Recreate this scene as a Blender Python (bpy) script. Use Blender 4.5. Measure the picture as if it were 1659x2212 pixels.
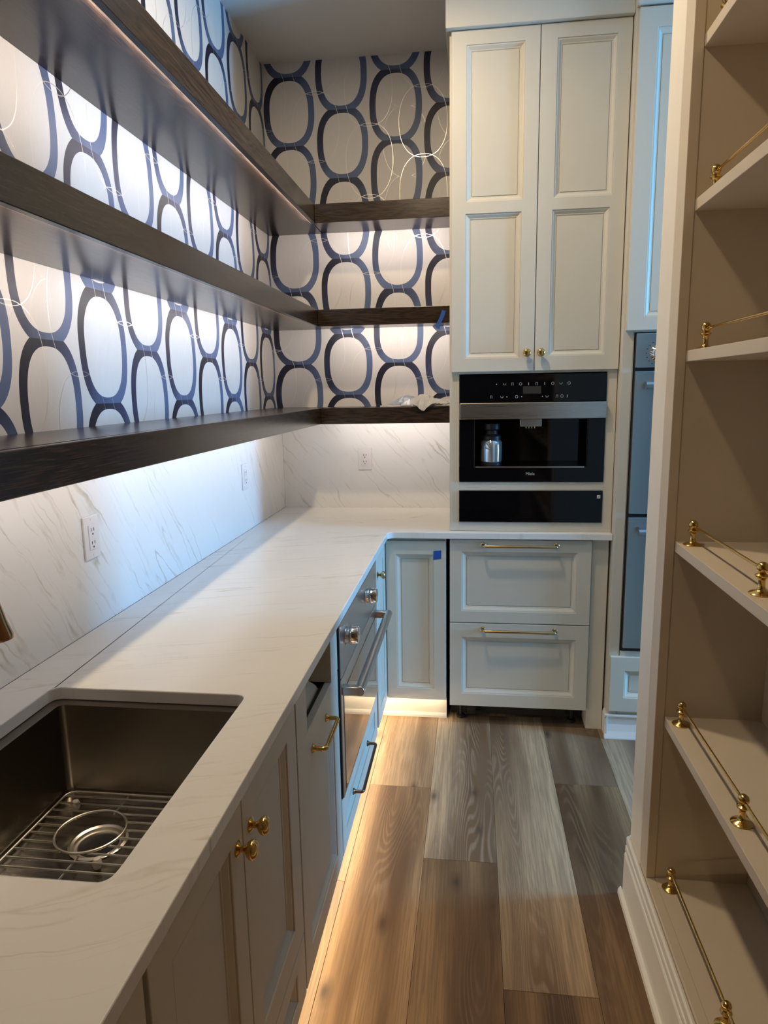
import bpy, bmesh, math, random
from mathutils import Vector, Matrix
random.seed(7)
for o in list(bpy.data.objects): bpy.data.objects.remove(o)
S = bpy.context.scene
COL = S.collection
PI = math.pi

# ------------------------------------------------------------------ camera
cd = bpy.data.cameras.new('camera'); cam = bpy.data.objects.new('camera', cd); COL.objects.link(cam)
cd.sensor_fit = 'VERTICAL'; cd.sensor_height = 24.0; cd.lens = 1477.12 / 2212 * 24.0
cd.clip_start = 0.02; cd.clip_end = 60
yaw, pitch, roll = 0.12953, -0.17783, -0.01744
fw = Vector((-math.sin(yaw)*math.cos(pitch), math.cos(yaw)*math.cos(pitch), math.sin(pitch)))
rt = Vector((math.cos(yaw), math.sin(yaw), 0)); up = rt.cross(fw)
R_ = rt*math.cos(roll) + up*math.sin(roll); U_ = -rt*math.sin(roll) + up*math.cos(roll)
cam.matrix_world = Matrix(((R_.x, U_.x, -fw.x, 1.01045), (R_.y, U_.y, -fw.y, 0.0), (R_.z, U_.z, -fw.z, 1.53944), (0, 0, 0, 1)))
S.camera = cam

# ------------------------------------------------------------------ world, exposure, lights
w = bpy.data.worlds.new('world'); S.world = w; w.use_nodes = True
w.node_tree.nodes['Background'].inputs[0].default_value = (0.55, 0.75, 1.0, 1)
w.node_tree.nodes['Background'].inputs[1].default_value = 0.6
S.view_settings.view_transform = 'Standard'; S.view_settings.look = 'None'
S.view_settings.gamma = 1.0; S.view_settings.use_curve_mapping = False
S.view_settings.exposure = 0.0
def lamp(name, kind, loc, energy, color, to=None, **k):
    l = bpy.data.lights.new(name, kind); l.energy = energy; l.color = color
    for a, b in k.items(): setattr(l, a, b)
    o = bpy.data.objects.new(name, l); COL.objects.link(o); o.location = loc
    if to is not None:
        o.rotation_euler = Vector(to).to_track_quat('-Z', 'Y').to_euler()
    return o
WARM = (1.0, 0.78, 0.51)
# recessed ceiling cans over the aisle
for i, (x, y, e) in enumerate([(0.70, 2.22, 19.0), (0.70, 1.25, 9.5)]):
    lamp('downlight', 'AREA', (x, y, 3.10), e, WARM, (0, 0, -1), shape='DISK', size=0.11)
# daylight through the kitchen window on the right
lamp('window_daylight', 'AREA', (4.70, 2.34, 1.55), 185.0, (0.19, 0.53, 1.0), (-1, 0, 0), shape='RECTANGLE', size=0.56, size_y=1.7)

# ------------------------------------------------------------------ node helpers
class NT:
    def __init__(s, name):
        s.m = bpy.data.materials.new(name); s.m.use_nodes = True
        s.t = s.m.node_tree; s.b = s.t.nodes['Principled BSDF']
    def n(s, kind, **k):
        x = s.t.nodes.new(kind)
        for a, b in k.items(): setattr(x, a, b)
        return x
    def put(s, sock, v):
        if isinstance(v, bpy.types.NodeSocket): s.t.links.new(v, sock)
        elif v is not None:
            if isinstance(v, (tuple, list)) and len(v) == 3 and sock.type == 'RGBA': v = (*v, 1)
            sock.default_value = v
    def M(s, op, a, b=None, c=None, clamp=False):
        x = s.n('ShaderNodeMath', operation=op, use_clamp=clamp)
        s.put(x.inputs[0], a); s.put(x.inputs[1], b); s.put(x.inputs[2], c)
        return x.outputs[0]
    def pos(s):
        g = s.n('ShaderNodeNewGeometry'); x = s.n('ShaderNodeSeparateXYZ'); s.t.links.new(g.outputs['Position'], x.inputs[0])
        return x.outputs[0], x.outputs[1], x.outputs[2], g.outputs['Position']
    def vec(s, x, y, z):
        c = s.n('ShaderNodeCombineXYZ'); s.put(c.inputs[0], x); s.put(c.inputs[1], y); s.put(c.inputs[2], z); return c.outputs[0]
    def noise(s, v, scale, detail=3, rough=.5, dist=0.0, out=0):
        x = s.n('ShaderNodeTexNoise'); s.put(x.inputs['Vector'], v); x.inputs['Scale'].default_value = scale
        x.inputs['Detail'].default_value = detail; x.inputs['Roughness'].default_value = rough; x.inputs['Distortion'].default_value = dist
        return x.outputs[out]
    def mul(s, v, k):
        x = s.n('ShaderNodeVectorMath', operation='MULTIPLY'); s.put(x.inputs[0], v); s.put(x.inputs[1], k); return x.outputs[0]
    def add(s, v, k):
        x = s.n('ShaderNodeVectorMath', operation='ADD'); s.put(x.inputs[0], v); s.put(x.inputs[1], k); return x.outputs[0]
    def mix(s, f, a, b, blend='MIX'):
        x = s.n('ShaderNodeMix', data_type='RGBA', blend_type=blend)
        s.put(x.inputs[0], f); s.put(x.inputs[6], a); s.put(x.inputs[7], b); return x.outputs[2]
    def ramp(s, f, stops, interp='LINEAR'):
        x = s.n('ShaderNodeValToRGB'); s.put(x.inputs[0], f); e = x.color_ramp.elements; x.color_ramp.interpolation = interp
        while len(e) < len(stops): e.new(.5)
        for el, (p, c) in zip(e, stops): el.position = p; el.color = (*c, 1) if len(c) == 3 else c
        return x.outputs[0]
    def bump(s, h, strength=.2, dist=.002):
        x = s.n('ShaderNodeBump'); x.inputs['Strength'].default_value = strength; x.inputs['Distance'].default_value = dist
        s.put(x.inputs['Height'], h); s.put(s.b.inputs['Normal'], x.outputs[0])
    def set(s, **k):
        names = dict(color='Base Color', rough='Roughness', metal='Metallic', spec='Specular IOR Level', trans='Transmission Weight', ior='IOR', coat='Coat Weight', emit='Emission Color', es='Emission Strength', alpha='Alpha', aniso='Anisotropic')
        for a, b in k.items(): s.put(s.b.inputs[names[a]], b)
        return s
def plain(name, color, rough=.5, metal=0.0, var=0.03, bump=0.0, **k):
    n = NT(name); x, y, z, p = n.pos()
    f = n.noise(p, 9.0, 2)
    c2 = tuple(max(0, v*(1-var*2)) for v in color)
    n.set(color=n.mix(f, c2, color), rough=rough, metal=metal, **k)
    if bump: n.bump(n.noise(p, 260.0, 2), bump, .001)
    return n.m
MAT = {}
MAT['paint'] = plain('cabinet_paint', (0.66, 0.62, 0.525), .48, bump=.04, spec=.35)
MAT['wall'] = plain('wall_paint', (0.80, 0.755, 0.665), .6, bump=.08)
MAT['kitchen'] = plain('kitchen_wall_low_bounce', (0.34, 0.29, 0.22), .6, bump=.08)  # unseen walls, tone darkened and warmed to cut bounced blue daylight
MAT['case'] = plain('bookcase_paint', (0.60, 0.52, 0.405), .42, bump=.04)
MAT['trim'] = plain('trim_paint', (0.80, 0.78, 0.73), .35, bump=.03)
MAT['ceiling'] = plain('ceiling_paint', (0.78, 0.76, 0.72), .9, bump=.1)
MAT['black'] = plain('black_plastic', (0.012, 0.012, 0.013), .45)
MAT['cavity'] = plain('dark_cavity', (0.03, 0.027, 0.022), .8)
MAT['glass_black'] = plain('black_glass', (0.003, 0.003, 0.004), .04, var=0, spec=.3)
MAT['oven_glass'] = plain('oven_glass', (0.03, 0.03, 0.032), .05, var=0, spec=1.0, coat=.6)
MAT['chrome'] = plain('chrome', (0.82, 0.82, 0.84), .08, 1.0)
MAT['plastic'] = plain('white_plastic', (0.78, 0.745, 0.73), .35)
MAT['tape'] = plain('painters_tape', (0.01, 0.09, 0.42), .6, bump=.2)
MAT['icon'] = plain('icon_print', (0.55, 0.55, 0.56), .5)
MAT['display'] = plain('display_glass', (0.045, 0.042, 0.04), .2)
MAT['liner'] = plain('bin_liner', (0.80, 0.68, 0.50), .6)
MAT['bronze'] = plain('bronze', (0.16, 0.11, 0.085), .3, 1.0)
MAT['grime'] = plain('white_nylon', (0.75, 0.72, 0.66), .4)
def steel(name, color, rough, axis):
    n = NT(name); x, y, z, p = n.pos()
    k = {'x': (2, 220, 220), 'y': (220, 2, 220), 'z': (220, 220, 2)}[axis]
    f = n.noise(n.mul(p, k), 1.0, 2)
    n.set(color=color, metal=1.0, rough=n.M('MULTIPLY_ADD', f, .07, rough-.035)); return n.m
MAT['steel'] = steel('brushed_steel', (0.56, 0.55, 0.53), .30, 'y')
MAT['steel_x'] = steel('brushed_steel_x', (0.52, 0.51, 0.50), .28, 'x')
MAT['steel_z'] = steel('brushed_steel_z', (0.50, 0.53, 0.56), .32, 'z')
MAT['sink'] = plain('sink_steel', (0.30, 0.27, 0.23), .26, 1.0)
def brass():
    n = NT('polished_brass'); x, y, z, p = n.pos()
    n.set(color=n.mix(n.noise(p, 40, 2), (0.62, 0.40, 0.12), (0.72, 0.50, 0.18)), metal=1.0, rough=.17); return n.m
MAT['brass'] = brass()
MAT['wire'] = plain('wire_steel', (0.78, 0.74, 0.66), .36, 1.0)
MAT['carafe'] = plain('carafe_glass', (0.62, 0.72, 0.80), .10, .7, trans=.3)
def champagne():
    n = NT('champagne_brass'); x, y, z, p = n.pos()
    n.set(color=n.mix(n.noise(p, 40, 2), (0.50, 0.37, 0.20), (0.60, 0.45, 0.26)), metal=1.0, rough=.25); return n.m
MAT['champagne'] = champagne()
def copper():
    n = NT('aged_copper'); x, y, z, p = n.pos()
    n.set(color=n.mix(n.noise(p, 25, 2), (0.33, 0.17, 0.08), (0.46, 0.27, 0.13)), metal=1.0, rough=.2); return n.m
MAT['copper'] = copper()
def clear():
    n = NT('clear_glass'); n.set(color=(.9, .97, 1), rough=.03, trans=1.0, ior=1.45); return n.m
MAT['glass'] = clear()
def film():
    n = NT('clear_plastic_bag'); x, y, z, p = n.pos()
    n.set(color=(.86, .85, .82), rough=.22, trans=.35, ior=1.15); n.bump(n.noise(p, 60, 3), .4, .004); return n.m
MAT['film'] = film()
def foil():
    n = NT('silver_paper'); x, y, z, p = n.pos()
    n.set(color=n.mix(n.noise(p, 40, 2), (.16, .19, .25), (.60, .63, .70)), rough=.35, metal=.3); return n.m
MAT['foil'] = foil()
def emitter(name, color, st):
    n = NT(name); n.set(color=(.9, .9, .9), emit=color, es=st); return n.m
MAT['led'] = emitter('led_strip', (1.0, .80, .62), .35)
MAT['led_warm'] = emitter('led_strip_warm', (1.0, .78, .50), 3.0)
# quartz -------------------------------------------------------------
def quartz(name, vx, ang, vein_k):
    """vx picks the in-plane coordinates, ang the vein direction"""
    n = NT(name); x, y, z, p = n.pos(); c = {'x': x, 'y': y, 'z': z}
    a, b = c[vx[0]], c[vx[1]]
    ca, sa = math.cos(ang), math.sin(ang)
    u = n.M('ADD', n.M('MULTIPLY', a, ca), n.M('MULTIPLY', b, sa))       # along the veins
    v = n.M('SUBTRACT', n.M('MULTIPLY', b, ca), n.M('MULTIPLY', a, sa))  # across
    wob = n.noise(n.vec(u, v, 0.0), 3.2, 4, .6)
    v2 = n.M('MULTIPLY_ADD', wob, .09, v)
    cloud = n.noise(n.vec(n.M('MULTIPLY', u, .8), n.M('MULTIPLY', v2, 2.2), 3.0), 2.0, 3)
    def veins(freq, width, seed):
        q = n.noise(n.vec(n.M('MULTIPLY', u, .55), n.M('MULTIPLY', v2, freq), seed), 1.0, 3, .55)
        d = n.M('ABSOLUTE', n.M('SUBTRACT', q, .5))
        return n.M('SUBTRACT', 1.0, n.M('DIVIDE', d, width), clamp=True)
    big = veins(6.0, .010, 1.7); small = veins(13.0, .012, 9.1)
    brk = n.ramp(n.noise(n.vec(u, v, 5.0), 5.0, 4, .65), [(.42, (0, 0, 0)), (.62, (1, 1, 1))])
    brk2 = n.ramp(n.noise(n.vec(u, v, 15.0), 9.0, 4, .65), [(.40, (0, 0, 0)), (.62, (1, 1, 1))])
    base = n.mix(cloud, (.76, .745, .71), (.83, .82, .80))
    c1 = n.mix(n.M('MULTIPLY', n.M('MULTIPLY', big, brk), vein_k), base, (.47, .42, .33))
    c2 = n.mix(n.M('MULTIPLY', n.M('MULTIPLY', small, brk2), vein_k*.6), c1, (.52, .48, .41))
    n.set(color=c2, rough=.22, spec=.45); return n.m
MAT['quartz_top'] = quartz('quartz_counter', 'xy', 0.35, .55)
MAT['quartz_left'] = quartz('quartz_splash_left', 'yz', -0.95, .8)
MAT['quartz_back'] = quartz('quartz_splash_back', 'xz', -0.85, .8)
# dark oak -----------------------------------------------------------
def oak(name, axis):
    n = NT(name); x, y, z, p = n.pos()
    if axis == 'y': l, a, b = y, x, z
    else: l, a, b = x, y, z
    wob = n.noise(n.vec(n.M('MULTIPLY', l, 1.3), n.M('MULTIPLY', a, 3.0), n.M('MULTIPLY', b, 6.0)), 1.6, 2)
    ring = n.M('MULTIPLY_ADD', wob, 16.0, n.M('MULTIPLY', n.M('ADD', a, b), 26.0))
    g = n.M('MULTIPLY_ADD', n.M('SINE', n.M('MULTIPLY', ring, 6.283)), .5, .5)
    fine = n.noise(n.vec(n.M('MULTIPLY', l, 14.0), n.M('MULTIPLY', a, 420.0), n.M('MULTIPLY', b, 420.0)), 1.0, 3)
    col = n.mix(n.M('MULTIPLY', g, .75), (.016, .010, .007), (.044, .026, .016))
    col = n.mix(n.ramp(fine, [(.45, (0, 0, 0)), (.7, (1, 1, 1))]), col, (.062, .040, .027))
    n.set(color=col, rough=n.M('MULTIPLY_ADD', fine, .08, .20), spec=.55)
    n.bump(n.M('MULTIPLY_ADD', fine, .5, g), .03, .0006); return n.m
MAT['oak_y'] = oak('dark_oak_long', 'y'); MAT['oak_x'] = oak('dark_oak_short', 'x')
# floor plank --------------------------------------------------------
def plank_mat():
    n = NT('floor_plank'); tc = n.n('ShaderNodeTexCoord'); oi = n.n('ShaderNodeObjectInfo')
    sx = n.n('ShaderNodeSeparateXYZ'); n.t.links.new(tc.outputs['Object'], sx.inputs[0])
    x, y = sx.outputs[0], sx.outputs[1]; r = n.M('MULTIPLY', oi.outputs['Random'], 40.0)
    # cathedral figure: distorted parabola-like rings, different on every plank
    wob = n.noise(n.vec(n.M('MULTIPLY', x, 6.0), n.M('MULTIPLY', y, .62), r), 1.5, 1, .4)
    ring = n.M('MULTIPLY_ADD', wob, 34.0, n.M('MULTIPLY', x, 6.0))
    g = n.M('MULTIPLY_ADD', n.M('SINE', n.M('MULTIPLY', ring, 6.283)), .5, .5)
    fine = n.noise(n.vec(n.M('MULTIPLY', x, 190.0), n.M('MULTIPLY', y, 5.0), r), 1.0, 4, .6)
    med = n.noise(n.vec(n.M('MULTIPLY', x, 32.0), n.M('MULTIPLY', y, 1.6), r), 1.0, 3, .6)
    broad = n.noise(n.vec(n.M('MULTIPLY', x, 7.0), n.M('MULTIPLY', y, .55), n.M('ADD', r, 7.0)), 1.0, 2)
    c = n.mix(n.ramp(broad, [(.40, (0, 0, 0)), (.60, (1, 1, 1))]), (.150, .090, .048), (.45, .33, .205))
    c = n.mix(n.M('MULTIPLY', n.M('MULTIPLY', n.ramp(g, [(.45, (0, 0, 0)), (1., (1, 1, 1))]), n.ramp(n.noise(n.vec(n.M('MULTIPLY', x, 9.0), n.M('MULTIPLY', y, 1.0), n.M('ADD', r, 3.0)), 1.0, 1), [(.45, (0, 0, 0)), (.6, (1, 1, 1))])), .40), c, (.43, .34, .245))
    c = n.mix(n.M('MULTIPLY', n.ramp(fine, [(.40, (1, 1, 1)), (.56, (0, 0, 0))]), .42), c, (.13, .09, .06))
    c = n.mix(n.M('MULTIPLY', n.ramp(med, [(.36, (1, 1, 1)), (.55, (0, 0, 0))]), .40), c, (.16, .115, .08))
    vo = n.n('ShaderNodeTexVoronoi'); n.put(vo.inputs['Vector'], n.vec(n.M('MULTIPLY', x, 5.5), n.M('MULTIPLY', y, 2.6), r)); vo.inputs['Scale'].default_value = 1.0
    kd = n.M('ADD', vo.outputs['Distance'], n.M('MULTIPLY', n.M('SUBTRACT', med, .5), .10))
    c = n.mix(n.ramp(kd, [(.02, (.9, .9, .9)), (.075, (.35, .35, .35)), (.15, (0, 0, 0))]), c, (.055, .036, .025))
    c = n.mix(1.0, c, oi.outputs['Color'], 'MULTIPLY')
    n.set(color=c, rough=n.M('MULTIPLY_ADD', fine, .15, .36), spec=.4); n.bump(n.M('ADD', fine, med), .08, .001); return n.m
MAT['plank'] = plank_mat()
# ring wallpaper -------------------------------------------------------
def wallpaper(name, axis, u0):
    n = NT(name); x, y, z, p = n.pos(); uc = y if axis == 'y' else x
    PITCH = .2665
    zs = [3.374, 3.21, 3.058, 2.897, 2.742, 2.582, 2.39, 2.198, 2.042, 1.826, 1.674, 1.513, 1.365, 1.2]
    fc = n.n('ShaderNodeFloatCurve'); cv = fc.mapping.curves[0]
    pts = sorted([((zz-1.2)/2.174, (i*.5)/8) for i, zz in enumerate(zs)])
    while len(cv.points) < len(pts): cv.points.new(.5, .5)
    for cp, (a, b) in zip(cv.points, pts): cp.location = (a, b); cp.handle_type = 'AUTO'
    fc.mapping.update()
    n.put(fc.inputs['Value'], n.M('DIVIDE', n.M('SUBTRACT', z, 1.2), 2.174))
    ph = n.M('MULTIPLY', fc.outputs[0], 8.0)
    wobx = n.M('MULTIPLY', n.M('SUBTRACT', n.noise(p, 7.0, 2), .5), .012)
    u = n.M('ADD', n.M('DIVIDE', n.M('SUBTRACT', uc, u0), PITCH), wobx)
    def cells(shift, phs):
        uu = n.M('ADD', u, .5 - shift); k = n.M('FLOOR', uu)
        dx = n.M('MULTIPLY', n.M('SUBTRACT', n.M('SUBTRACT', uu, k), .5), PITCH)
        par = n.M('MULTIPLY', n.M('FLOORED_MODULO', k, 2.0), .5)
        pp = n.M('ADD', n.M('SUBTRACT', ph, phs), par); kk = n.M('FLOOR', pp)
        dz = n.M('SUBTRACT', n.M('SUBTRACT', pp, kk), .5)
        return k, kk, dx, n.M('ABSOLUTE', dz), dz
    def se(dx, dz, a, b, e):
        s_ = n.M('ADD', n.M('POWER', n.M('ABSOLUTE', n.M('DIVIDE', dx, a)), e), n.M('POWER', n.M('DIVIDE', dz, b), e))
        return s_
    def band(dx, dz, ao, bo, ai, bi, e=2.45):
        o = n.M('LESS_THAN', se(dx, dz, ao, bo, e), 1.0); i = n.M('GREATER_THAN', se(dx, dz, ai, bi, e), 1.0)
        return n.M('MULTIPLY', o, i)
    k, kk, dx, dz, sdz = cells(0.0, 0.0)
    b1 = band(dx, dz, .1285, .553, .098, .447); dzn = n.M('SUBTRACT', 1.0, dz)
    b2 = band(dx, dzn, .1285, .553, .098, .447)
    ring = n.M('MAXIMUM', b1, b2)
    rid = n.n('ShaderNodeTexWhiteNoise', noise_dimensions='3D'); n.put(rid.inputs['Vector'], n.vec(k, kk, 2.0))
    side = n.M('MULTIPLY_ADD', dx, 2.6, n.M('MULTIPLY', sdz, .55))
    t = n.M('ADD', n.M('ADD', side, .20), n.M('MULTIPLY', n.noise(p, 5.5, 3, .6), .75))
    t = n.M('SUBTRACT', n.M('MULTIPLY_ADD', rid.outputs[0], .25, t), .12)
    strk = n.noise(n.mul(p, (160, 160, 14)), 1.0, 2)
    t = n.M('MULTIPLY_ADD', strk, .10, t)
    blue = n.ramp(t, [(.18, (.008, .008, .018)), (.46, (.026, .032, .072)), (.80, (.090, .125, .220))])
    pear = n.mix(n.noise(n.mul(p, (300, 300, 24)), 1.0, 2), (.62, .585, .54), (.67, .64, .60))
    pear = n.mix(n.ramp(n.noise(p, 2.2, 2), [(.4, (0, 0, 0)), (.7, (.35, .35, .35))]), pear, (.68, .61, .55))
    col = n.mix(ring, pear, blue)
    # fine metallic rings half a column over
    _, _, ex, ez, _ = cells(.5, .25)
    g1 = band(ex, ez, .1185, .525, .1165, .519, 2.3); g2 = band(ex, n.M('SUBTRACT', 1.0, ez), .1185, .525, .1165, .519, 2.3)
    _, _, hx, hz, _ = cells(.17, .52)
    g3 = n.M('MULTIPLY', band(hx, hz, .110, .515, .1087, .511, 2.3), .55)
    gold = n.M('MAXIMUM', n.M('MAXIMUM', g1, g2), n.M('MULTIPLY', g3, n.M('SUBTRACT', 1.0, ring)))
    gold = n.M('MULTIPLY', gold, n.ramp(n.noise(p, 4.0, 2), [(.34, (.25, .25, .25)), (.6, (1, 1, 1))]))
    col = n.mix(gold, col, (.80, .74, .64))
    n.set(color=col, metal=n.M('MULTIPLY', gold, .85), rough=n.M('MULTIPLY_ADD', gold, -.2, .48), spec=.4)
    n.bump(n.noise(n.mul(p, (500, 500, 60)), 1.0, 2), .05, .0006)
    return n.m
MAT['paper_left'] = wallpaper('ring_wallpaper_left', 'y', 3.215)
MAT['paper_back'] = wallpaper('ring_wallpaper_back', 'x', .099)

# ------------------------------------------------------------------ mesh helpers (world coordinates)
WL = {}
def wloc(o): return WL.get(o.name, Vector((0, 0, 0)))
class MB:
    def __init__(s): s.bm = bmesh.new()
    def box(s, x0, x1, y0, y1, z0, z1):
        v = [s.bm.verts.new(c) for c in ((x0, y0, z0), (x1, y0, z0), (x1, y1, z0), (x0, y1, z0), (x0, y0, z1), (x1, y0, z1), (x1, y1, z1), (x0, y1, z1))]
        for f in ((0, 3, 2, 1), (4, 5, 6, 7), (0, 1, 5, 4), (1, 2, 6, 5), (2, 3, 7, 6), (3, 0, 4, 7)): s.bm.faces.new([v[i] for i in f])
        return s
    def prism(s, pts, T, a, b):
        """polygon pts (p,q) extruded from a to b; T(p,q,t)->world"""
        v0 = [s.bm.verts.new(T(p, q, a)) for p, q in pts]; v1 = [s.bm.verts.new(T(p, q, b)) for p, q in pts]
        k = len(pts)
        for i in range(k): s.bm.faces.new((v0[i], v0[(i+1) % k], v1[(i+1) % k], v1[i]))
        s.bm.faces.new(v0[::-1]); s.bm.faces.new(v1); return s
    def lathe(s, prof, c, axis, n=24):
        """prof: (radius, distance along axis)"""
        ax = Vector(axis).normalized(); t = Vector((0, 0, 1)) if abs(ax.z) < .9 else Vector((1, 0, 0))
        e1 = ax.cross(t).normalized(); e2 = ax.cross(e1); c = Vector(c); rows = []
        for r, h in prof:
            if r < 1e-6: rows.append([s.bm.verts.new(c + ax*h)])
            else: rows.append([s.bm.verts.new(c + ax*h + (e1*math.cos(2*PI*i/n) + e2*math.sin(2*PI*i/n))*r) for i in range(n)])
        for A, B in zip(rows, rows[1:]):
            for i in range(n):
                j = (i+1) % n
                if len(A) == 1 and len(B) == 1: continue
                if len(A) == 1: s.bm.faces.new((A[0], B[i], B[j]))
                elif len(B) == 1: s.bm.faces.new((A[i], A[j], B[0]))
                else: s.bm.faces.new((A[i], A[j], B[j], B[i]))
        return s
    def tube(s, path, r, n=12, closed=False, caps=True):
        P = [Vector(p) for p in path]; k = len(P); rows = []; prev = None
        for i in range(k):
            a = P[(i-1) % k] if (closed or i) else P[0]; b = P[(i+1) % k] if (closed or i < k-1) else P[-1]
            t = (b-a).normalized()
            if prev is None:
                h = Vector((0, 0, 1)) if abs(t.z) < .9 else Vector((1, 0, 0)); e1 = t.cross(h).normalized()
            else: e1 = (prev - t*prev.dot(t)).normalized()
            prev = e1; e2 = t.cross(e1); rr = r[i] if isinstance(r, (list, tuple)) else r
            rows.append([s.bm.verts.new(P[i] + (e1*math.cos(2*PI*j/n) + e2*math.sin(2*PI*j/n))*rr) for j in range(n)])
        for i in range(k if closed else k-1):
            A, B = rows[i], rows[(i+1) % k]
            for j in range(n): s.bm.faces.new((A[j], A[(j+1) % n], B[(j+1) % n], B[j]))
        if caps and not closed: s.bm.faces.new(rows[0][::-1]); s.bm.faces.new(rows[-1])
        return s
    def quad(s, *p): s.bm.faces.new([s.bm.verts.new(q) for q in p]); return s
    def build(s, name, mat, parent=None, bevel=0.0, smooth=False, seg=2, origin=None):
        bm = s.bm; bmesh.ops.remove_doubles(bm, verts=bm.verts, dist=1e-6); bmesh.ops.recalc_face_normals(bm, faces=bm.faces)
        lo = Vector((1e9,)*3); hi = -lo
        for v in bm.verts:
            for i in range(3): lo[i] = min(lo[i], v.co[i]); hi[i] = max(hi[i], v.co[i])
        c = Vector(origin) if origin is not None else Vector(((lo.x+hi.x)/2, (lo.y+hi.y)/2, lo.z if parent is None else (lo.z+hi.z)/2))
        for v in bm.verts: v.co -= c
        if smooth:
            for f in bm.faces: f.smooth = True
        me = bpy.data.meshes.new(name); bm.to_mesh(me); bm.free()
        me.materials.append(MAT[mat] if isinstance(mat, str) else mat)
        o = bpy.data.objects.new(name, me); COL.objects.link(o); WL[o.name] = c
        if parent is not None: o.parent = parent; o.location = c - wloc(parent)
        else: o.location = c
        if bevel:
            m = o.modifiers.new('bevel', 'BEVEL'); m.width = bevel; m.segments = seg; m.limit_method = 'ANGLE'; m.angle_limit = math.radians(40)
            m.harden_normals = False
        if smooth:
            try: me.set_sharp_from_angle(angle=math.radians(38))
            except Exception: pass
        return o
def tag(o, label=None, cat=None, group=None, kind=None):
    if label: o['label'] = label
    if cat: o['category'] = cat
    if group: o['group'] = group
    if kind: o['kind'] = kind
    return o
def thing(name, loc, label, cat, group=None):
    o = bpy.data.objects.new(name, None); COL.objects.link(o); o.location = loc; o.empty_display_size = .05; WL[o.name] = Vector(loc)
    return tag(o, label, cat, group)
def B(name, mat, parent, x0, x1, y0, y1, z0, z1, bevel=.0015, **k):
    return MB().box(x0, x1, y0, y1, z0, z1).build(name, mat, parent, bevel, **k)
def struct(o): o['kind'] = 'structure'; return o
# local frames: FX = face looking +x at x=c (u along y), FY = face looking -y at y=c (u along x)
def FX(c): return (lambda u, v, nn: (c+nn, u, v)), (1, 0, 0)
def FY(c): return (lambda u, v, nn: (u, c-nn, v)), (0, -1, 0)
def rectloop(u0, u1, v0, v1): return [(u0, v0), (u1, v0), (u1, v1), (u0, v1)]
def panel_front(name, parent, F, u0, u1, v0, v1, opens, th=.02, mat='paint', mold=.021, dep=.012):
    """frame-and-panel front: frame mesh (part) with one recessed panel (sub-part) per opening"""
    T, ax = F; m = MB(); bm = m.bm
    us = sorted({u0, u1, *[a for o in opens for a in o[:2]]}); vs = sorted({v0, v1, *[a for o in opens for a in o[2:]]})
    grid = {}
    def V(u, v, nn):
        key = (round(u, 5), round(v, 5), round(nn, 5))
        if key not in grid: grid[key] = bm.verts.new(T(u, v, nn))
        return grid[key]
    def isopen(u, v): return any(o[0] < u < o[1] and o[2] < v < o[3] for o in opens)
    for a, b in zip(us, us[1:]):
        for c, d in zip(vs, vs[1:]):
            if not isopen((a+b)/2, (c+d)/2):
                for nn in (th, 0.0): bm.faces.new([V(a, c, nn), V(b, c, nn), V(b, d, nn), V(a, d, nn)])
    def wall(a, b): bm.faces.new([V(*a, th), V(*b, th), V(*b, 0.0), V(*a, 0.0)])
    def edge(r):
        uu = [u for u in us if r[0] <= u <= r[1]]; vv = [v for v in vs if r[2] <= v <= r[3]]
        for a, b in zip(uu, uu[1:]): wall((a, r[2]), (b, r[2])); wall((a, r[3]), (b, r[3]))
        for a, b in zip(vv, vv[1:]): wall((r[0], a), (r[0], b)); wall((r[1], a), (r[1], b))
    edge((u0, u1, v0, v1))
    for o in opens: edge(o)
    door = m.build(name, mat, parent, .0018)
    for o in opens:
        p = MB(); prev = None
        for ins, nn in ((0.0004, th-.0035), (.005, th-.0045), (mold*.72, th-dep), (mold*.86, th-dep-.0005), (mold, th-dep-.004), (mold+.0022, th-dep-.004), (mold+.003, th-dep-.001)):
            L = [p.bm.verts.new(T(a, b, nn)) for a, b in rectloop(o[0]+ins, o[1]-ins, o[2]+ins, o[3]-ins)]
            if prev:
                for i in range(4): p.bm.faces.new((prev[i], prev[(i+1) % 4], L[(i+1) % 4], L[i]))
            prev = L
        p.bm.faces.new(prev)
        p.build('panel', mat, door)
    return door
def knob(parent, F, u, v, n0, mat='brass', k=1.0, name='knob'):
    T, ax = F
    prof = [(0, 0), (.0135, 0), (.0135, .002), (.010, .004), (.0058, .006), (.0052, .011), (.0075, .0145), (.0125, .018), (.0160, .0225), (.0168, .026), (.0155, .030), (.011, .0335), (.005, .0348), (0, .035)]
    return MB().lathe([(r*k, h*k) for r, h in prof], T(u, v, n0), ax, 28).build(name, mat, parent, smooth=True)
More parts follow.
